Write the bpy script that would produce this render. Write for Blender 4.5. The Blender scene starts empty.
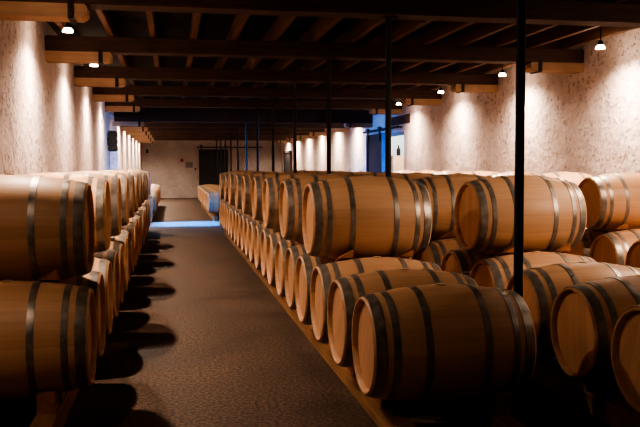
import bpy, bmesh, math, random
from mathutils import Vector, Matrix
random.seed(11)
PI = math.pi
SC = bpy.context.scene
COL = SC.collection
H = 1.585

# ------------------------------------------------------------------ materials
class NT:
    def __init__(self, name):
        self.m = bpy.data.materials.new(name); self.m.use_nodes = True
        self.t = self.m.node_tree
        self.b = self.t.nodes['Principled BSDF']
    def n(self, typ, **kw):
        nd = self.t.nodes.new(typ)
        for k, v in kw.items():
            if k.startswith('i_'):
                key = k[2:].replace('_', ' ')
                nd.inputs[int(key) if key.isdigit() else key].default_value = v
            else: setattr(nd, k, v)
        return nd
    def l(self, a, b): self.t.links.new(a, b)
    def math(self, op, a, b=None, clamp=False):
        nd = self.n('ShaderNodeMath', operation=op, use_clamp=clamp)
        for i, v in enumerate((a, b)):
            if v is None: continue
            if isinstance(v, (int, float)): nd.inputs[i].default_value = v
            else: self.l(v, nd.inputs[i])
        return nd.outputs[0]
    def ramp(self, fac, stops):
        r = self.n('ShaderNodeValToRGB')
        el = r.color_ramp.elements
        while len(el) < len(stops): el.new(0.5)
        for e, (p, c) in zip(el, stops):
            e.position = p; e.color = (c[0], c[1], c[2], 1) if not isinstance(c, (int, float)) else (c, c, c, 1)
        self.l(fac, r.inputs[0]); return r.outputs[0]
    def mix(self, f, a, b, mode='MIX'):
        nd = self.n('ShaderNodeMix', data_type='RGBA', blend_type=mode)
        for s, v in ((nd.inputs[0], f), (nd.inputs[6], a), (nd.inputs[7], b)):
            if isinstance(v, (int, float)): s.default_value = v
            elif isinstance(v, tuple): s.default_value = (v[0], v[1], v[2], 1)
            else: self.l(v, s)
        return nd.outputs[2]
    def bump(self, h, strength, dist):
        b = self.n('ShaderNodeBump'); b.inputs['Strength'].default_value = strength
        b.inputs['Distance'].default_value = dist
        self.l(h, b.inputs['Height']); self.l(b.outputs[0], self.b.inputs['Normal'])

def mat_plain(name, c, rough=0.5, metal=0.0, noise=0.15, scale=8):
    k = NT(name); tc = k.n('ShaderNodeTexCoord')
    nz = k.n('ShaderNodeTexNoise', i_Scale=scale, i_Detail=4.0); k.l(tc.outputs['Object'], nz.inputs['Vector'])
    lo = tuple(x*(1-noise) for x in c); hi = tuple(min(1, x*(1+noise)) for x in c)
    k.l(k.ramp(nz.outputs[0], [(0.3, lo), (0.7, hi)]), k.b.inputs['Base Color'])
    k.b.inputs['Roughness'].default_value = rough; k.b.inputs['Metallic'].default_value = metal
    return k.m

def mat_staves():
    k = NT('oak_staves'); tc = k.n('ShaderNodeTexCoord'); oi = k.n('ShaderNodeObjectInfo')
    sp = k.n('ShaderNodeSeparateXYZ'); k.l(tc.outputs['Object'], sp.inputs[0])
    ang = k.math('ARCTAN2', sp.outputs[1], sp.outputs[2])
    u = k.math('MULTIPLY', ang, 30/(2*PI))
    cell = k.math('FLOOR', u); fr = k.math('FRACT', u)
    seed = k.math('ADD', cell, k.math('MULTIPLY', oi.outputs['Random'], 57.0))
    wn = k.n('ShaderNodeTexWhiteNoise', noise_dimensions='1D'); k.l(seed, wn.inputs['W'])
    cv = k.n('ShaderNodeCombineXYZ'); k.l(k.math('MULTIPLY', sp.outputs[0], 2.5), cv.inputs[0])
    k.l(k.math('MULTIPLY', u, 2.2), cv.inputs[1]); k.l(k.math('MULTIPLY', seed, 3.7), cv.inputs[2])
    nz = k.n('ShaderNodeTexNoise', i_Scale=1.6, i_Detail=6.0, i_Roughness=0.62); k.l(cv.outputs[0], nz.inputs['Vector'])
    c1 = k.ramp(wn.outputs['Value'], [(0.0, (0.62, 0.39, 0.225)), (0.5, (0.67, 0.425, 0.25)), (1.0, (0.73, 0.475, 0.29))])
    c2 = k.mix(k.math('MULTIPLY', nz.outputs[0], 0.55), c1, k.mix(1.0, c1, (0.62, 0.5, 0.42), 'MULTIPLY'))
    edge = k.math('MINIMUM', fr, k.math('SUBTRACT', 1.0, fr))
    seam = k.math('LESS_THAN', edge, 0.022)
    c3 = k.mix(k.math('MULTIPLY', seam, 0.15), c2, (0.12, 0.06, 0.03))
    # every cask is a little lighter or darker
    tone = k.ramp(oi.outputs['Random'], [(0, (0.86, 0.84, 0.82)), (1, (1.05, 1.04, 1.03))])
    k.l(k.mix(1.0, c3, tone, 'MULTIPLY'), k.b.inputs['Base Color'])
    k.b.inputs['Roughness'].default_value = 0.48
    k.b.inputs['Specular IOR Level'].default_value = 0.35
    k.bump(k.math('SUBTRACT', k.math('MULTIPLY', nz.outputs[0], 0.3), seam), 0.25, 0.002)
    return k.m

def mat_head():
    k = NT('oak_head_boards'); tc = k.n('ShaderNodeTexCoord'); oi = k.n('ShaderNodeObjectInfo')
    sp = k.n('ShaderNodeSeparateXYZ'); k.l(tc.outputs['Object'], sp.inputs[0])
    u = k.math('MULTIPLY', k.math('ADD', sp.outputs[1], 1.0), 12.5)
    cell = k.math('FLOOR', u); fr = k.math('FRACT', u)
    seed = k.math('ADD', cell, k.math('MULTIPLY', oi.outputs['Random'], 57.0))
    wn = k.n('ShaderNodeTexWhiteNoise', noise_dimensions='1D'); k.l(seed, wn.inputs['W'])
    cv = k.n('ShaderNodeCombineXYZ'); k.l(k.math('MULTIPLY', sp.outputs[2], 3.0), cv.inputs[0])
    k.l(k.math('MULTIPLY', sp.outputs[1], 28), cv.inputs[1]); k.l(seed, cv.inputs[2])
    nz = k.n('ShaderNodeTexNoise', i_Scale=1.6, i_Detail=6.0, i_Roughness=0.62); k.l(cv.outputs[0], nz.inputs['Vector'])
    c1 = k.ramp(wn.outputs['Value'], [(0.0, (0.62, 0.37, 0.215)), (0.5, (0.68, 0.41, 0.24)), (1.0, (0.74, 0.46, 0.275))])
    c2 = k.mix(k.math('MULTIPLY', nz.outputs[0], 0.5), c1, k.mix(1.0, c1, (0.65, 0.52, 0.45), 'MULTIPLY'))
    edge = k.math('MINIMUM', fr, k.math('SUBTRACT', 1.0, fr))
    seam = k.math('LESS_THAN', edge, 0.018)
    k.l(k.mix(k.math('MULTIPLY', seam, 0.4), c2, (0.14, 0.07, 0.035)), k.b.inputs['Base Color'])
    k.b.inputs['Roughness'].default_value = 0.55
    return k.m

def mat_hoop():
    k = NT('galvanised_hoop'); tc = k.n('ShaderNodeTexCoord'); oi = k.n('ShaderNodeObjectInfo')
    nz = k.n('ShaderNodeTexNoise', i_Scale=14.0, i_Detail=5.0); k.l(tc.outputs['Object'], nz.inputs['Vector'])
    k.l(k.ramp(nz.outputs[0], [(0.3, (0.22, 0.195, 0.165)), (0.7, (0.40, 0.36, 0.31))]), k.b.inputs['Base Color'])
    k.b.inputs['Metallic'].default_value = 0.6
    k.l(k.ramp(nz.outputs[0], [(0.2, 0.34), (0.8, 0.52)]), k.b.inputs['Roughness'])
    return k.m

def mat_wood(name, c, axis=1, rough=0.7, contrast=0.45, scale=1.0):
    """rough sawn timber, grain along one object axis"""
    k = NT(name); tc = k.n('ShaderNodeTexCoord'); oi = k.n('ShaderNodeObjectInfo')
    mp = k.n('ShaderNodeMapping'); s = [22*scale]*3; s[axis] = 1.2*scale
    mp.inputs['Scale'].default_value = s
    k.l(tc.outputs['Object'], mp.inputs['Vector'])
    off = k.n('ShaderNodeCombineXYZ'); k.l(k.math('MULTIPLY', oi.outputs['Random'], 40.0), off.inputs[0]); k.l(off.outputs[0], mp.inputs['Location'])
    nz = k.n('ShaderNodeTexNoise', i_Scale=1.0, i_Detail=6.0, i_Roughness=0.65); k.l(mp.outputs[0], nz.inputs['Vector'])
    n2 = k.n('ShaderNodeTexNoise', i_Scale=2.3, i_Detail=3.0); k.l(tc.outputs['Object'], n2.inputs['Vector'])
    lo = tuple(x*(1-contrast) for x in c); hi = tuple(min(1, x*(1+contrast)) for x in c)
    c1 = k.ramp(nz.outputs[0], [(0.3, lo), (0.72, hi)])
    c2 = k.mix(1.0, c1, k.ramp(n2.outputs[0], [(0.3, 0.7), (0.7, 1.0)]), 'MULTIPLY')
    k.l(c2, k.b.inputs['Base Color']); k.b.inputs['Roughness'].default_value = rough
    k.bump(nz.outputs[0], 0.5, 0.006)
    return k.m

def mat_plaster(rough=1.0, tone=1.0):
    k = NT('rough_lime_plaster'); tc = k.n('ShaderNodeTexCoord')
    v = tc.outputs['Object']
    a = k.n('ShaderNodeTexNoise', i_Scale=9.0, i_Detail=5.0, i_Roughness=0.6); k.l(v, a.inputs['Vector'])
    b = k.n('ShaderNodeTexNoise', i_Scale=1.4, i_Detail=3.0); k.l(v, b.inputs['Vector'])
    p = k.n('ShaderNodeTexNoise', i_Scale=15.0, i_Detail=3.0, i_Roughness=0.6, i_Distortion=0.6); k.l(v, p.inputs['Vector'])
    m = k.n('ShaderNodeTexNoise', i_Scale=2.6, i_Detail=2.0); k.l(v, m.inputs['Vector'])
    pits = k.ramp(k.math('ADD', p.outputs[0], k.math('MULTIPLY', m.outputs[0], 0.22)), [(0.712, 0.0), (0.745, 1.0)])
    base = k.ramp(b.outputs[0], [(0.3, (0.60*tone, 0.49*tone, 0.44*tone)), (0.7, (0.76*tone, 0.65*tone, 0.60*tone))])
    spk = k.ramp(a.outputs[0], [(0.3, 0.84), (0.6, 1.0)])
    c = k.mix(1.0, base, spk, 'MULTIPLY')
    c = k.mix(k.math('MULTIPLY', pits, 0.6*rough), c, (0.30, 0.20, 0.15))
    k.l(c, k.b.inputs['Base Color']); k.b.inputs['Roughness'].default_value = 0.92
    h = k.math('SUBTRACT', k.math('MULTIPLY', a.outputs[0], 0.9), k.math('MULTIPLY', pits, 1.0))
    h = k.math('ADD', h, k.math('MULTIPLY', b.outputs[0], 1.5))
    k.bump(h, 0.9, 0.045*rough)
    return k.m

def mat_floor():
    k = NT('worn_concrete_floor'); tc = k.n('ShaderNodeTexCoord'); v = tc.outputs['Object']
    a = k.n('ShaderNodeTexNoise', i_Scale=1.3, i_Detail=6.0, i_Roughness=0.6); k.l(v, a.inputs['Vector'])
    g = k.n('ShaderNodeTexNoise', i_Scale=38.0, i_Detail=4.0, i_Roughness=0.7); k.l(v, g.inputs['Vector'])
    s = k.n('ShaderNodeTexVoronoi', i_Scale=34.0); k.l(v, s.inputs['Vector'])
    base = k.ramp(a.outputs[0], [(0.3, (0.064, 0.038, 0.023)), (0.7, (0.132, 0.082, 0.052))])
    c = k.mix(1.0, base, k.ramp(g.outputs[0], [(0.40, 0.3), (0.62, 1.6)]), 'MULTIPLY')
    peb = k.ramp(s.outputs['Distance'], [(0.08, 1.0), (0.16, 0.0)])
    c = k.mix(k.math('MULTIPLY', peb, 0.35), c, (0.36, 0.29, 0.22))
    st = k.n('ShaderNodeTexNoise', i_Scale=2.2, i_Detail=5.0, i_Roughness=0.8); k.l(v, st.inputs['Vector'])
    c = k.mix(k.ramp(st.outputs[0], [(0.70, 0.0), (0.74, 0.5)]), c, (0.42, 0.35, 0.28))
    k.l(c, k.b.inputs['Base Color'])
    k.l(k.ramp(a.outputs[0], [(0.3, 0.55), (0.7, 0.75)]), k.b.inputs['Roughness'])
    k.bump(k.math('ADD', g.outputs[0], k.math('MULTIPLY', peb, 0.5)), 0.7, 0.009)
    return k.m

def mat_emit(name, c, s):
    k = NT(name)
    k.b.inputs['Base Color'].default_value = (0.9, 0.85, 0.8, 1)
    k.b.inputs['Emission Color'].default_value = (*c, 1); k.b.inputs['Emission Strength'].default_value = s
    return k.m

M = dict(
    stave=mat_staves(), head=mat_head(), hoop=mat_hoop(),
    bung=mat_plain('pale_bung', (0.62, 0.45, 0.30), 0.7),
    beam=mat_wood('dark_beam_oak', (0.062, 0.029, 0.018), 0, 0.75),
    joist=mat_wood('brown_joist', (0.13, 0.060, 0.032), 1, 0.75),
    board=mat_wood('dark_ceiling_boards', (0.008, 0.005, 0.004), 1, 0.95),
    corbel=mat_wood('orange_corbel_pine', (0.47, 0.30, 0.185), 0, 0.65, 0.2),
    rail=mat_wood('cradle_rail_pine', (0.34, 0.18, 0.08), 1, 0.7, 0.35),
    wedge=mat_wood('wedge_pine', (0.40, 0.17, 0.07), 1, 0.7, 0.25),
    plaster=mat_plaster(), smooth_plaster=mat_plaster(0.25, 0.8), floor=mat_floor(),
    iron=mat_plain('black_iron', (0.012, 0.012, 0.013), 0.7, 0.0),
    door=mat_wood('dark_door_boards', (0.020, 0.018, 0.022), 2, 0.6),
    bluedoor=mat_wood('blue_grey_door', (0.012, 0.013, 0.017), 2, 0.5, 0.2),
    daylightedge=mat_plain('painted_daylight_edge', (0.03, 0.30, 0.90), 0.45),  # blue daylight falling on the door edge, put into its colour
    cabinet=mat_plain('cream_cabinet', (0.62, 0.52, 0.42), 0.5),
    black=mat_plain('black_plastic', (0.015, 0.015, 0.018), 0.5),
    red=mat_plain('red_enamel', (0.32, 0.04, 0.03), 0.5),
    sign=mat_plain('grey_notice', (0.26, 0.23, 0.21), 0.6),
    ink=mat_plain('notice_ink', (0.08, 0.07, 0.07), 0.7),
    ground=mat_plain('pale_gravel_yard', (0.55, 0.55, 0.55), 0.9),
    bulb=mat_emit('warm_bulb_face', (1.0, 0.80, 0.58), 26.0),
)

# ------------------------------------------------------------------ helpers
def link(name, me, m, parent=None, smooth=False):
    o = bpy.data.objects.new(name, me); COL.objects.link(o)
    if m: me.materials.append(m)
    if smooth:
        for p in me.polygons: p.use_smooth = True
    if parent: o.parent = parent
    return o
def bm_mesh(name, bm):
    bmesh.ops.recalc_face_normals(bm, faces=bm.faces)
    me = bpy.data.meshes.new(name); bm.to_mesh(me); bm.free(); return me
def box(bm, x0, x1, y0, y1, z0, z1, bev=0.0):
    vs = [bm.verts.new(p) for p in ((x0,y0,z0),(x1,y0,z0),(x1,y1,z0),(x0,y1,z0),(x0,y0,z1),(x1,y0,z1),(x1,y1,z1),(x0,y1,z1))]
    fs = [bm.faces.new([vs[i] for i in f]) for f in ((0,3,2,1),(4,5,6,7),(0,1,5,4),(1,2,6,5),(2,3,7,6),(3,0,4,7))]
    if bev:
        es = {e for f in fs for e in f.edges}
        bmesh.ops.bevel(bm, geom=list(es), offset=bev, segments=2, affect='EDGES')
def lathe(bm, prof, seg=32, axis='X', closed=False, c=(0,0,0)):
    """prof: list of (t, r) along the axis"""
    rings = []
    for t, r in prof:
        ring = []
        for i in range(seg):
            a = 2*PI*i/seg
            p = (t, r*math.sin(a), r*math.cos(a)) if axis == 'X' else (r*math.cos(a), r*math.sin(a), t) if axis == 'Z' else (r*math.cos(a), t, r*math.sin(a))
            ring.append(bm.verts.new((p[0]+c[0], p[1]+c[1], p[2]+c[2])))
        rings.append(ring)
    n = len(rings)
    for j in range(n if closed else n-1):
        A, B = rings[j], rings[(j+1) % n]
        for i in range(seg):
            bm.faces.new((A[i], A[(i+1) % seg], B[(i+1) % seg], B[i]))
    return rings
def capped(bm, prof, seg=24, axis='Z', c=(0,0,0)):
    r = lathe(bm, prof, seg, axis, False, c)
    bm.faces.new(r[0][::-1]); bm.faces.new(r[-1])
def prism(bm, pts, a0, a1, axis='X'):
    """polygon pts in the plane across the axis, extruded from a0 to a1"""
    def P(a, p): return (a, p[0], p[1]) if axis == 'X' else (p[0], a, p[1])
    A = [bm.verts.new(P(a0, p)) for p in pts]; B = [bm.verts.new(P(a1, p)) for p in pts]
    bm.faces.new(A); bm.faces.new(B[::-1])
    for i in range(len(pts)):
        j = (i+1) % len(pts); bm.faces.new((A[i], B[i], B[j], A[j]))
def empty(name, loc, rz=0):
    o = bpy.data.objects.new(name, None); COL.objects.link(o); o.location = loc
    o.rotation_euler = (0, 0, rz); o.empty_display_size = 0.1; return o
def tag(o, label, cat, group=None):
    o['label'] = label; o['category'] = cat
    if group: o['group'] = group
    return o
def struct(name, bm, m):
    o = link(name, bm_mesh(name, bm), m); o['kind'] = 'structure'; return o
def copy_tree(o, parent=None):
    c = o.copy(); COL.objects.link(c); c.parent = parent
    for ch in list(o.children): copy_tree(ch, c)
    return c
ORD = ['zeroth','first','second','third','fourth','fifth','sixth','seventh','eighth','ninth','tenth','eleventh','twelfth',
       'thirteenth','fourteenth','fifteenth','sixteenth','seventeenth','eighteenth','nineteenth','twentieth','twenty-first',
       'twenty-second','twenty-third','twenty-fourth','twenty-fifth','twenty-sixth']

# ------------------------------------------------------------------ the room
XL, XR, Y0, Y1, ZT = -1.52, 5.74, -3.0, 41.2, 3.42
LO, LOz = (20.4, 23.15), 2.98      # opening in the left wall
RO, ROz = (18.9, 22.5), 2.46        # opening in the right wall
bm = bmesh.new(); box(bm, XL-3.5, XR+3.5, Y0-0.5, Y1+0.5, -0.2, 0.0); struct('floor', bm, M['floor'])
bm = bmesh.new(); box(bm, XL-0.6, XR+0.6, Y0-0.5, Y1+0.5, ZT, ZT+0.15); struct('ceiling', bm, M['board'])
def wall_x(name, xa, xb, op, oz):
    bm = bmesh.new()
    box(bm, xa, xb, Y0, op[0], 0, ZT); box(bm, xa, xb, op[1], Y1, 0, ZT); box(bm, xa, xb, op[0], op[1], oz, ZT)
    return struct(name, bm, M['plaster'])
wall_x('wall_left', XL-0.6, XL, LO, LOz)
wall_x('wall_right', XR, XR+0.6, RO, ROz)
bm = bmesh.new(); box(bm, XL-0.6, XR+0.6, Y1, Y1+0.4, 0, ZT); struct('wall_back', bm, M['smooth_plaster'])
bm = bmesh.new(); box(bm, XL-0.6, XR+0.6, Y0-0.4, Y0, 0, ZT); struct('wall_front', bm, M['plaster'])

S = 2.95
BY = [4.45 + S*i for i in range(-2, 12)]
def bottom(Y): return H + (1.45 if Y < 21 else 1.26)
# beams across the room
nb = 0
for Y in BY:
    if Y < -2 or Y > Y1-0.5: continue
    nb += 1
    zb = bottom(Y)
    bm = bmesh.new(); box(bm, XL, XR, -0.14, 0.14, 0, H+1.64-zb, 0.012)
    o = link('ceiling_beam', bm_mesh('ceiling_beam', bm), M['beam']); o.location = (0, Y, zb)
    tag(o, 'dark wooden cross beam under the ceiling, %s from the front' % ORD[nb], 'beam', 'cross beams under the ceiling')
    # corbels at both walls
    for side in (-1, 1):
        t = empty('corbel', ((XL if side < 0 else XR), Y, zb-0.12))
        L = 0.80 if side < 0 else 0.80
        bm = bmesh.new()
        s = -side
        prof = [(-0.05, 0), (L-0.05, 0), (L-0.015, 0.02), (L, 0.04), (L, 0.10), (L-0.02, 0.12), (-0.05, 0.12)]
        prism(bm, [(s*p[0], p[1]) for p in prof], -0.13, 0.13, 'Y')
        link('block', bm_mesh('corbel_block', bm), M['corbel'], t)
        bm = bmesh.new()
        xs = s*(L-0.16)
        x0, x1 = min(xs, xs+s*0.05), max(xs, xs+s*0.05)
        box(bm, x0, x1, -0.147, -0.13, -0.012, 0.155); box(bm, x0, x1, 0.13, 0.147, -0.012, 0.155); box(bm, x0, x1, -0.147, 0.147, -0.014, 0)
        link('iron_strap', bm_mesh('iron_strap', bm), M['iron'], t)
        tag(t, 'orange timber corbel on the %s wall under the %s cross beam from the front' % ('left' if side < 0 else 'right', ORD[nb]), 'corbel', 'timber corbels under the beams')
# joists along the room
NJ = 14
for i in range(NJ):
    x = XL + 0.28 + i*(XR-XL-0.56)/(NJ-1)
    bm = bmesh.new(); box(bm, -0.036, 0.036, Y0, Y1, H+1.64, ZT, 0.006)
    o = link('ceiling_joist', bm_mesh('ceiling_joist', bm), M['joist']); o.location = (x, 0, 0)
    tag(o, 'slim brown joist running lengthwise on top of the beams, %s from the left wall' % ORD[i+1], 'joist', 'lengthwise ceiling joists')

# ------------------------------------------------------------------ iron posts
post0 = None; np_ = 0
for Y in BY:
    if Y < 4 or Y > Y1-1: continue
    np_ += 1; zb = bottom(Y)
    t = empty('iron_post', (2.092, Y+0.02, 0))
    bm = bmesh.new(); capped(bm, [(0.01, 0.029), (zb-0.012, 0.029)], 20, 'Z'); link('shaft', bm_mesh('post_shaft', bm), M['iron'], t, False)
    bm = bmesh.new(); capped(bm, [(0, 0.034), (0.015, 0.034), (0.03, 0.036), (0.06, 0.031)], 20, 'Z'); link('foot', bm_mesh('post_foot', bm), M['iron'], t)
    bm = bmesh.new(); box(bm, -0.075, 0.075, -0.075, 0.075, zb-0.014, zb, 0.003); link('cap_plate', bm_mesh('post_cap', bm), M['iron'], t)
    where = ', nearest the viewer' if np_ == 1 else ''
    tag(t, 'slender black iron post holding up the beams, %s from the front%s' % (ORD[np_], where), 'post', 'black iron posts in a line')

# ------------------------------------------------------------------ barrels
BL = 0.483; RB = 0.35; RH = 0.287
def rad(x): return RB - (RB-RH)*(abs(x)/BL)**1.9
def make_barrel():
    root = empty('wine_barrel', (0, 0, 0))
    # staves: outer skin, chime lip, inner wall down to the head groove
    bm = bmesh.new()
    prof = []
    N = 22
    inner = [(-BL+0.045, 0.262), (-BL+0.003, 0.268), (-BL, 0.274)]
    prof += inner
    for i in range(N+1):
        x = -BL + 2*BL*i/N
        prof.append((x, rad(x) - (0.004 if i in (0, N) else 0)))
    prof += [(-a, b) for a, b in inner[::-1]]
    lathe(bm, prof, 60, 'X')
    o = link('stave_body', bm_mesh('stave_body', bm), M['stave'], root, True)
    o.location = (0, 0, RB)
    # heads
    hm = None
    for s in (-1, 1):
        if hm is None:
            bm = bmesh.new()
            r = lathe(bm, [(-BL+0.040, 0.264), (-BL+0.034, 0.255)], 48, 'X')
            bm.faces.new(r[1])
            r2 = lathe(bm, [(-BL+0.055, 0.264), (-BL+0.040, 0.264)], 48, 'X'); bm.faces.new(r2[0])
            bmesh.ops.remove_doubles(bm, verts=bm.verts, dist=1e-5)
            hm = bm_mesh('head', bm); hm.materials.append(M['head'])
        o = bpy.data.objects.new('head', hm); COL.objects.link(o); o.parent = root
        o.location = (0, 0, RB)
        if s > 0: o.rotation_euler = (0, 0, PI)
    # hoops
    def hoop(xc, w, name):
        bm = bmesh.new(); x0, x1 = xc-w/2, xc+w/2
        r0, r1 = rad(x0), rad(x1); xm = (x0+x1)/2; rm = rad(xm)
        t = 0.0035
        lathe(bm, [(x0, r0-0.002), (x0, r0+t), (xm, rm+t+0.0005), (x1, r1+t), (x1, r1-0.002)], 60, 'X', True)
        for q in (-0.011, 0.011):     # rivets on the lap joint
            a = 0.5
            r = rm+t
            c = Vector((xm+q*0.6, r*math.sin(a+q*1.6), r*math.cos(a+q*1.6)))
            mt = Matrix.Translation(c) @ Matrix.Rotation(-a, 4, 'X')
            bmesh.ops.create_uvsphere(bm, u_segments=8, v_segments=5, radius=0.006, matrix=mt)
        me = bm_mesh(name, bm)
        o = link('hoop', me, M['hoop'], root, True); o.location = (0, 0, RB)
        try: me.set_sharp_from_angle(angle=math.radians(40))
        except Exception: pass
    for s in (-1, 1):
        hoop(s*0.440, 0.058, 'end_hoop'); hoop(s*0.355, 0.038, 'quarter_hoop'); hoop(s*0.175, 0.040, 'bilge_hoop')
    bm = bmesh.new(); capped(bm, [(-0.02, 0.024), (0.0, 0.026), (0.014, 0.034), (0.026, 0.033), (0.030, 0.028)], 20, 'Z')
    o = link('bung', bm_mesh('bung', bm), M['bung'], root, False); o.location = (0, 0, 2*RB-0.001)
    return root
proto = make_barrel()
first = [True]
def barrel(xh, Y, zbase, label, group, side=1):
    """xh: X of the head nearest the aisle; side: +1 the barrel runs to +X"""
    if first[0]: o = proto; first[0] = False
    else: o = copy_tree(proto)
    jx = random.uniform(-0.018, 0.0)*side if Y > 4.5 else 0.0
    o.location = (xh + side*BL + jx, Y, zbase + (0.035 if side < 0 else 0))
    o.rotation_euler = (0, 0, random.uniform(-0.008, 0.008) + (PI if random.random() < 0.5 else 0))
    for c in o.children:
        n = c.name.split('.')[0]
        if n in ('stave_body', 'hoop'):
            c.rotation_euler = (random.uniform(0, 2*PI), 0, 0)
        elif n == 'bung' and zbase < 0.5:
            c.scale = (0.9, 0.9, 0.25)
        elif n == 'head':
            rz = c.rotation_euler.z
            c.rotation_euler = (random.choice((-1, 1))*random.uniform(0.0, 0.9), 0, rz)
    tag(o, label, 'barrel', group)
    return o
P = 0.725
ZLo, ZUp = 0.18, 0.81
rows = [
    # name, x of head, side, lower start, lower n, upper start, upper n
    ('left wall row', -0.495, -1, 4.86, 22, 0.5, 11),
    ('row right of the aisle', 1.09, 1, 4.42, 20, 2.5, 9),
    ('middle row past the posts', 2.48, 1, 3.78, 21, 3.5, 9),
    ('right wall row', 4.73, 1, 7.20, 16, 1.5, 7),
]
RAILTOP = 0.135
def lower_wedges(xc, Y, xo):
    pass
wedge_jobs = []
for name, xh, side, ls, ln, us, un in rows:
    for i in range(ln):
        lab = '%s oak barrel from the front, lower tier of the %s' % (ORD[i+1], name)
        barrel(xh, ls+i*P, ZLo, lab, 'lower barrels, '+name, side)
    # align the upper tier to the saddles between lower barrels
    us2 = ls+us*P
    for i in range(un):
        Y = us2+i*2*P
        if Y > ls+(ln-1)*P: break
        lab = '%s oak barrel from the front, upper tier of the %s' % (ORD[i+1], name)
        barrel(xh-(0.03 if side < 0 else 0), Y, ZUp, lab, 'upper barrels, '+name, side)
        if i < 5: wedge_jobs.append((xh+side*BL, Y, i, name))
    # rails under the row
    for q, w in ((-0.31, 'aisle side' ), (0.31, 'wall side')):
        xc = xh+side*(BL+q*(0.8 if side < 0 else 0.97))
        y0 = ls-(0.65 if ls > 6 else 1.6); y1 = ls+(ln-1)*P+0.4
        bm = bmesh.new(); box(bm, -0.06, 0.06, 0, y1-y0, 0, RAILTOP+(0.035 if side < 0 else 0), 0.006)
        o = link('cradle_rail', bm_mesh('cradle_rail', bm), M['rail']); o.location = (xc, y0, 0)
        tag(o, 'long timber floor rail, %s edge, under the %s' % ('left' if q*side < 0 else 'right', name), 'rail', 'timber rails under the rows')
# single-tier barrels beyond the cross passage
for name, xh, side in (('left of the aisle', -0.48, -1), ('right of the aisle', 1.085, 1)):
    for i in range(14):
        barrel(xh, 23.6+i*P, ZLo, '%s oak barrel in the far single tier, %s, past the passage' % (ORD[i+1], name), 'far single tier '+name, side)
    for q in (-0.31, 0.31):
        bm = bmesh.new(); box(bm, -0.06, 0.06, 0, 14*P+0.2, 0, RAILTOP, 0.006)
        o = link('cradle_rail', bm_mesh('cradle_rail', bm), M['rail']); o.location = (xh+side*(BL+q), 23.1, 0)
        tag(o, 'floor rail, %s edge, under the far single tier %s' % ('left' if q*side < 0 else 'right', name), 'rail', 'timber rails under the rows')

# wedges between tiers
def wedge_up(xc, Y, sgn, lab, grp):
    bm = bmesh.new()
    pts = [(0.165, 0.838), (0.185, 0.812), (0.25, 0.858), (0.36, 0.880), (0.365, 0.935), (0.30, 0.938), (0.21, 0.880)]
    y0 = 0.25
    prism(bm, [(sgn*(a-y0), b-0.86) for a, b in pts], -0.065, 0.045, 'X')
    for v in bm.verts:
        if v.co.x < 0:       # the block tapers to a thin end
            zb_ = -0.022 if abs(v.co.y) < 0.04 or v.co.y*sgn < 0 else 0.012
            v.co.z = min(v.co.z, zb_+0.008) if v.co.z > zb_ else v.co.z
    o = link('wooden_wedge', bm_mesh('wooden_wedge', bm), M['wedge']); o.location = (xc, Y+sgn*y0, 0.86+(0.035 if xc < 0 else 0))
    o.rotation_euler = (0, 0, random.uniform(-0.05, 0.05))
    tag(o, lab, 'wedge', grp)
for xc, Y, i, name in wedge_jobs:
    for q, w in ((-0.245, 'left'), (0.245, 'right')):
        for s, f in ((-1, 'front'), (1, 'back')):
            if s > 0 and i > 2: continue
            wedge_up(xc+q, Y, s, 'wedge under the %s %s of the %s upper barrel, %s' % (f, w, ORD[i+1], name), 'wooden wedges between the tiers')
# chocks on the rails under the nearest lower barrels
for name, xh, side, ls, ln, us, un in rows:
    for i in range(3):
        for q in (-0.31, 0.31):
            for s in (-1, 1):
                if side > 0 and q < 0 and s < 0: continue
                xc = xh+side*(BL+q*(0.8 if side < 0 else 0.97)); Y = ls+i*P
                bm = bmesh.new()
                prism(bm, [(s*0.055, 0), (s*0.24, 0), (s*0.24, 0.135), (s*0.20, 0.13), (s*0.15, 0.105), (s*0.09, 0.080), (s*0.055, 0.073)], -0.05, 0.05, 'X')
                o = link('rail_chock', bm_mesh('rail_chock', bm), M['wedge']); o.location = (xc, Y, RAILTOP+(0.035 if xc < 0 else 0))
                tag(o, 'chock on the %s rail, %s of the %s barrel, %s' % ('left' if q*side < 0 else 'right', 'front' if s < 0 else 'back', ORD[i+1], name), 'chock', 'wooden chocks on the rails')

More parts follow.
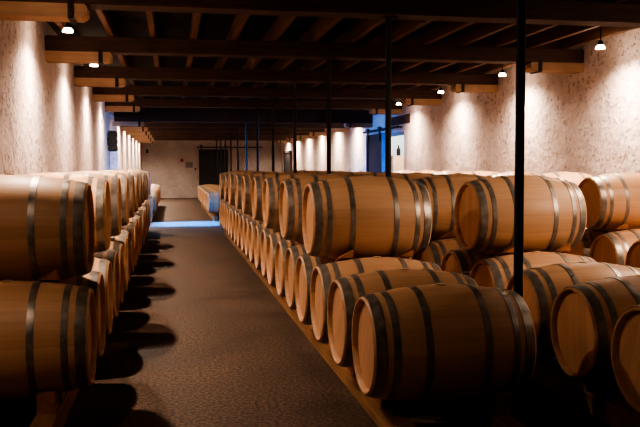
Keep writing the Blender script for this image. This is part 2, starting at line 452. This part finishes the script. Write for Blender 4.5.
# ------------------------------------------------------------------ lamps
def spot(name, parent, energy, size, blend, col, rad_):
    ld = bpy.data.lights.new(name, 'SPOT'); ld.energy = energy; ld.spot_size = math.radians(size)
    ld.spot_blend = blend; ld.color = col; ld.shadow_soft_size = rad_
    o = bpy.data.objects.new(name, ld); COL.objects.link(o); o.parent = parent
    o.location = (0, 0, -0.035); return o
WARM = (1.0, 0.76, 0.60)
E_N, E_W = 230.0, 300.0
lm = {}
for side, X in ((-1, -1.10), (1, 5.30)):
    for k in range(-2, 11):
        if k == 4: continue      # no lamp over the cross passage
        Y = 9.05 + S*k
        t = empty('spot_lamp', (X, Y, H+(1.505 if side < 0 else 1.48)))
        if not lm:
            bm = bmesh.new(); capped(bm, [(-0.012, 0.058), (0.008, 0.054), (0.03, 0.036)], 24, 'Z'); lm['face'] = bm_mesh('bulb', bm); lm['face'].materials.append(M['bulb'])
            bm = bmesh.new(); capped(bm, [(0.031, 0.036), (0.07, 0.034), (0.085, 0.018)], 24, 'Z'); lm['cup'] = bm_mesh('socket', bm); lm['cup'].materials.append(M['iron'])
            bm = bmesh.new(); capped(bm, [(0.085, 0.008), (ZT-H-1.50, 0.008)], 10, 'Z'); lm['stem'] = bm_mesh('stem', bm); lm['stem'].materials.append(M['iron'])
        for nm, key in (('bulb', 'face'), ('socket', 'cup'), ('stem', 'stem')):
            c = bpy.data.objects.new(nm, lm[key]); COL.objects.link(c); c.parent = t
        g = {-2: 0.13 if side < 0 else 0.25, -1: 0.9 if side < 0 else 1.0}.get(k, 1.0 if k < 4 else 1.4)
        w = WARM if k < 4 else (1.0, 0.80, 0.64)
        spot('beam_light', t, E_N*g, 92, 1.0, w, 0.035)
        spot('flood_light', t, E_W*g, 156, 0.9, w, 0.035)
        if k == -2 and side > 0:      # extra aimed spot, added only to brighten the upper barrels
            a = spot('beam_light', t, 600, 42, 0.9, w, 0.035)
            a.rotation_euler = (Vector((2.3, 6.4, 1.3))-Vector((X, Y, H+1.45))).to_track_quat('-Z', 'Y').to_euler()
        pl = bpy.data.lights.new('spill_light', 'POINT'); pl.energy = 9; pl.color = (1.0, 0.74, 0.55); pl.shadow_soft_size = 0.05
        po = bpy.data.objects.new('spill_light', pl); COL.objects.link(po); po.parent = t; po.location = (0, 0, -0.09)
        tag(t, 'lit warm spotlight hanging beside the %s wall, %s from the front' % ('left' if side < 0 else 'right', ORD[k+3 if k < 4 else k+2]), 'lamp', 'spotlights along the walls')

# ------------------------------------------------------------------ far wall
yb = Y1
t = empty('sliding_barn_door', (2.15, yb-0.06, 0))
bm = bmesh.new()
for i in range(8):
    x = -0.75+i*0.1875; box(bm, x+0.002, x+0.1855, -0.03, 0.03, 0.04, 2.52, 0.004)
link('door_panel', bm_mesh('far_door_panel', bm), M['door'], t)
bm = bmesh.new()
for z in (0.3, 1.3, 2.3): box(bm, -0.74, 0.74, -0.055, -0.031, z, z+0.14, 0.003)
link('ledge', bm_mesh('far_door_ledge', bm), M['door'], t)
for x in (-0.62, 0.62):
    bm = bmesh.new(); box(bm, x-0.03, x+0.03, -0.075, -0.056, 2.25, 2.68); capped(bm, [(-0.075, 0.06), (-0.05, 0.06)], 16, 'Y', (x, 0, 2.70))
    link('roller_hanger', bm_mesh('roller_hanger', bm), M['iron'], t)
tag(t, 'tall black boarded sliding door hanging on the far end wall', 'door')
bm = bmesh.new(); box(bm, 1.30, 4.75, yb-0.12, yb-0.10, 2.60, 2.66, 0.003)
for x in (1.5, 2.6, 3.6, 4.6): box(bm, x-0.02, x+0.02, yb-0.10, yb, 2.61, 2.65)
o = link('door_rail', bm_mesh('door_rail', bm), M['iron']); tag(o, 'long thin black iron track above the sliding door on the far wall', 'rail')
t = empty('alarm_bell', (0.53, yb, 1.95))
bm = bmesh.new(); capped(bm, [(0, 0.085), (-0.03, 0.085), (-0.06, 0.055), (-0.07, 0.03)], 24, 'Y'); link('bell_dome', bm_mesh('bell_dome', bm), M['red'], t)
tag(t, 'small round red alarm bell on the far wall left of the door', 'alarm')
t = empty('wall_notice', (0.90, yb-0.012, 1.72))
bm = bmesh.new(); box(bm, -0.19, 0.19, -0.008, 0.01, -0.15, 0.15, 0.002); link('board', bm_mesh('notice_board', bm), M['sign'], t)
bm = bmesh.new()
for i in range(5): box(bm, -0.15, 0.15-(i % 2)*0.05, -0.011, -0.0085, 0.10-i*0.05-0.012, 0.10-i*0.05)
link('print', bm_mesh('notice_print', bm), M['ink'], t)
tag(t, 'square grey notice with a few dark lines on the far wall', 'notice')
for (x, z, w, h, nm, lab) in ((1.22, 1.50, 0.07, 0.12, 'switch_box', 'small dark switch box on the far wall beside the door edge'),
                              (-1.22, 2.42, 0.12, 0.20, 'emergency_light', 'small dark box lamp high on the far wall near the left corner')):
    bm = bmesh.new(); box(bm, -w/2, w/2, -0.08, 0, -h/2, h/2, 0.01); box(bm, -w*0.25, w*0.25, -0.09, -0.08, -h*0.2, h*0.2, 0.002)
    o = link(nm, bm_mesh(nm, bm), M['black']); o.location = (x, yb, z); tag(o, lab, nm.split('_')[-1] if nm[0] == 's' else 'lamp')
# dark narrow door and lantern by the far right corner
t = empty('side_door', (XR, 38.6, 0))
bm = bmesh.new(); box(bm, -0.06, 0, -1.0, 1.0, 0.02, 2.3, 0.006); link('door_panel', bm_mesh('side_door_panel', bm), M['door'], t)
bm = bmesh.new(); box(bm, -0.09, 0, -1.1, -1.0, 0, 2.4); box(bm, -0.09, 0, 1.0, 1.1, 0, 2.4); box(bm, -0.09, 0, -1.1, 1.1, 2.3, 2.4)
link('frame', bm_mesh('side_door_frame', bm), M['beam'], t)
tag(t, 'dark framed door in the right wall near the far corner', 'door')

# ------------------------------------------------------------------ side openings
t = empty('sliding_door', (XR-0.10, 21.2, 0))
bm = bmesh.new(); box(bm, -0.04, 0.04, -0.75, 0.95, 0.05, 2.50, 0.004); link('door_panel', bm_mesh('side_panel', bm), M['bluedoor'], t)
bm = bmesh.new(); box(bm, -0.06, 0.07, -0.80, -0.75, 0.05, 2.50, 0.003); link('edge_strip', bm_mesh('edge_strip', bm), M['daylightedge'], t)['label'] = 'front edge with blue daylight painted in'
bm = bmesh.new(); box(bm, -0.065, -0.04, 0.80, 0.95, 0.05, 2.5, 0.003); box(bm, -0.06, -0.04, -0.75, 0.8, 1.2, 1.32, 0.003); link('batten', bm_mesh('side_batten', bm), M['door'], t)
for y in (-0.55, 0.75):
    bm = bmesh.new(); box(bm, -0.075, -0.05, y-0.04, y+0.04, 2.3, 2.68); capped(bm, [(-0.075, 0.07), (-0.045, 0.07)], 16, 'X' if False else 'Z', (-0.06, y, 2.70))
    link('roller_hanger', bm_mesh('side_hanger', bm), M['iron'], t)
tag(t, 'dark blue-grey sliding door pulled half across the right opening', 'door')
bm = bmesh.new(); box(bm, XR-0.16, XR-0.135, 18.9, 22.6, 2.56, 2.62, 0.003)
for y in (19.1, 20.8, 22.4): box(bm, XR-0.135, XR, y-0.02, y+0.02, 2.57, 2.61)
o = link('door_rail', bm_mesh('side_door_rail', bm), M['iron']); tag(o, 'black iron track above the opening in the right wall', 'rail')
bm = bmesh.new(); box(bm, XR-0.03, XR+0.3, 18.4, 20.0, 2.66, 2.88, 0.01)
o = link('lintel', bm_mesh('lintel', bm), M['beam']); tag(o, 'brown timber lintel over the opening in the right wall', 'lintel')
t = empty('storage_cabinet', (5.55, 18.95, 0))
bm = bmesh.new(); box(bm, -0.15, 0.15, -0.22, 0.22, 0.05, 1.86, 0.012); link('carcass', bm_mesh('carcass', bm), M['cabinet'], t)
bm = bmesh.new(); box(bm, -0.135, 0.135, -0.235, -0.221, 0.08, 1.83, 0.004); d = link('cabinet_door', bm_mesh('cabinet_door', bm), M['cabinet'], t)
bm = bmesh.new(); box(bm, 0.09, 0.11, -0.255, -0.236, 0.9, 1.05, 0.003); link('handle', bm_mesh('cabinet_handle', bm), M['iron'], d)
bm = bmesh.new(); box(bm, -0.13, 0.13, -0.2, 0.2, 0, 0.05); link('plinth', bm_mesh('plinth', bm), M['black'], t)
tag(t, 'tall cream cabinet beside the opening in the right wall', 'cabinet')
t = empty('glass_bottle', (5.58, 18.85, 1.86))
bm = bmesh.new(); capped(bm, [(0, 0.05), (0.16, 0.05), (0.20, 0.02), (0.26, 0.018)], 20, 'Z'); link('bottle_body', bm_mesh('bottle_body', bm), M['black'], t)
tag(t, 'dark bottle standing on top of the cream cabinet', 'bottle')
t = empty('wall_heater', (XL, 19.70, 1.98))
bm = bmesh.new(); box(bm, 0.03, 0.22, -0.14, 0.14, 0, 0.50, 0.015); link('housing', bm_mesh('heater_housing', bm), M['black'], t)
for i in range(3):
    bm = bmesh.new(); box(bm, 0.02, 0.24, -0.17, 0.17, 0.02+i*0.165, 0.13+i*0.165, 0.012); link('louvre', bm_mesh('louvre', bm), M['black'], t)
bm = bmesh.new(); box(bm, 0, 0.03, -0.05, 0.05, 0.15, 0.35); link('bracket', bm_mesh('heater_bracket', bm), M['iron'], t)
tag(t, 'black louvred box mounted high on the left wall beside the bright opening', 'heater')

# ------------------------------------------------------------------ daylight
W = bpy.data.worlds.new('sky'); SC.world = W; W.use_nodes = True
bgn = W.node_tree.nodes['Background']
sky = W.node_tree.nodes.new('ShaderNodeTexSky'); sky.sky_type = 'NISHITA'; sky.sun_disc = False
sky.sun_elevation = math.radians(12); sky.sun_rotation = math.radians(200)
mx = W.node_tree.nodes.new('ShaderNodeMix'); mx.data_type = 'RGBA'; mx.inputs[0].default_value = 0.75
mx.inputs[7].default_value = (0.12, 0.36, 1.0, 1)
W.node_tree.links.new(sky.outputs[0], mx.inputs[6]); W.node_tree.links.new(mx.outputs[2], bgn.inputs[0])
bgn.inputs[1].default_value = 0.9
def area(name, loc, rot, sx, sy, e, c):
    ld = bpy.data.lights.new(name, 'AREA'); ld.shape = 'RECTANGLE'; ld.size = sx; ld.size_y = sy; ld.energy = e; ld.color = c; ld.spread = math.radians(45)
    o = bpy.data.objects.new(name, ld); COL.objects.link(o); o.location = loc; o.rotation_euler = rot; return o
area('daylight_left', (XL-2.4, 21.6, 1.9), (0, -PI/2+0.12, 0), 2.6, 2.5, 200, (0.04, 0.28, 1.0))
area('daylight_right', (XR+2.2, 21.2, 1.7), (0, PI/2-0.1, 0), 2.2, 2.7, 260, (0.12, 0.38, 1.0))
b = area('daylight_beam', (XL-2.6, 22.3, 4.0), (0, 0, 0), 1.9, 1.15, 480, (0.0, 0.24, 1.0))
b.data.spread = math.radians(8)
b.rotation_euler = (Vector((0.45, 22.3, 0))-b.location).to_track_quat('-Z', 'Y').to_euler()

# ------------------------------------------------------------------ camera
cd = bpy.data.cameras.new('camera'); cam = bpy.data.objects.new('camera', cd); COL.objects.link(cam)
F = 780.0
cd.sensor_width = 36; cd.lens = F/640*36; cd.clip_end = 200
yaw = math.atan((320-172)/F); pitch = math.atan(46.5/F); roll = math.radians(0.2)
R = Matrix.Rotation(-yaw, 4, 'Z') @ Matrix.Rotation(PI/2-pitch, 4, 'X') @ Matrix.Rotation(-roll, 4, 'Z')
cam.matrix_world = Matrix.Translation((0, 0, H)) @ R
SC.camera = cam
SC.view_settings.view_transform = 'AgX'
SC.view_settings.look = 'AgX - High Contrast'
SC.view_settings.exposure = -0.17
SC.view_settings.gamma = 1.0
SC.cycles.max_bounces = 6
SC.cycles.sample_clamp_indirect = 4.0
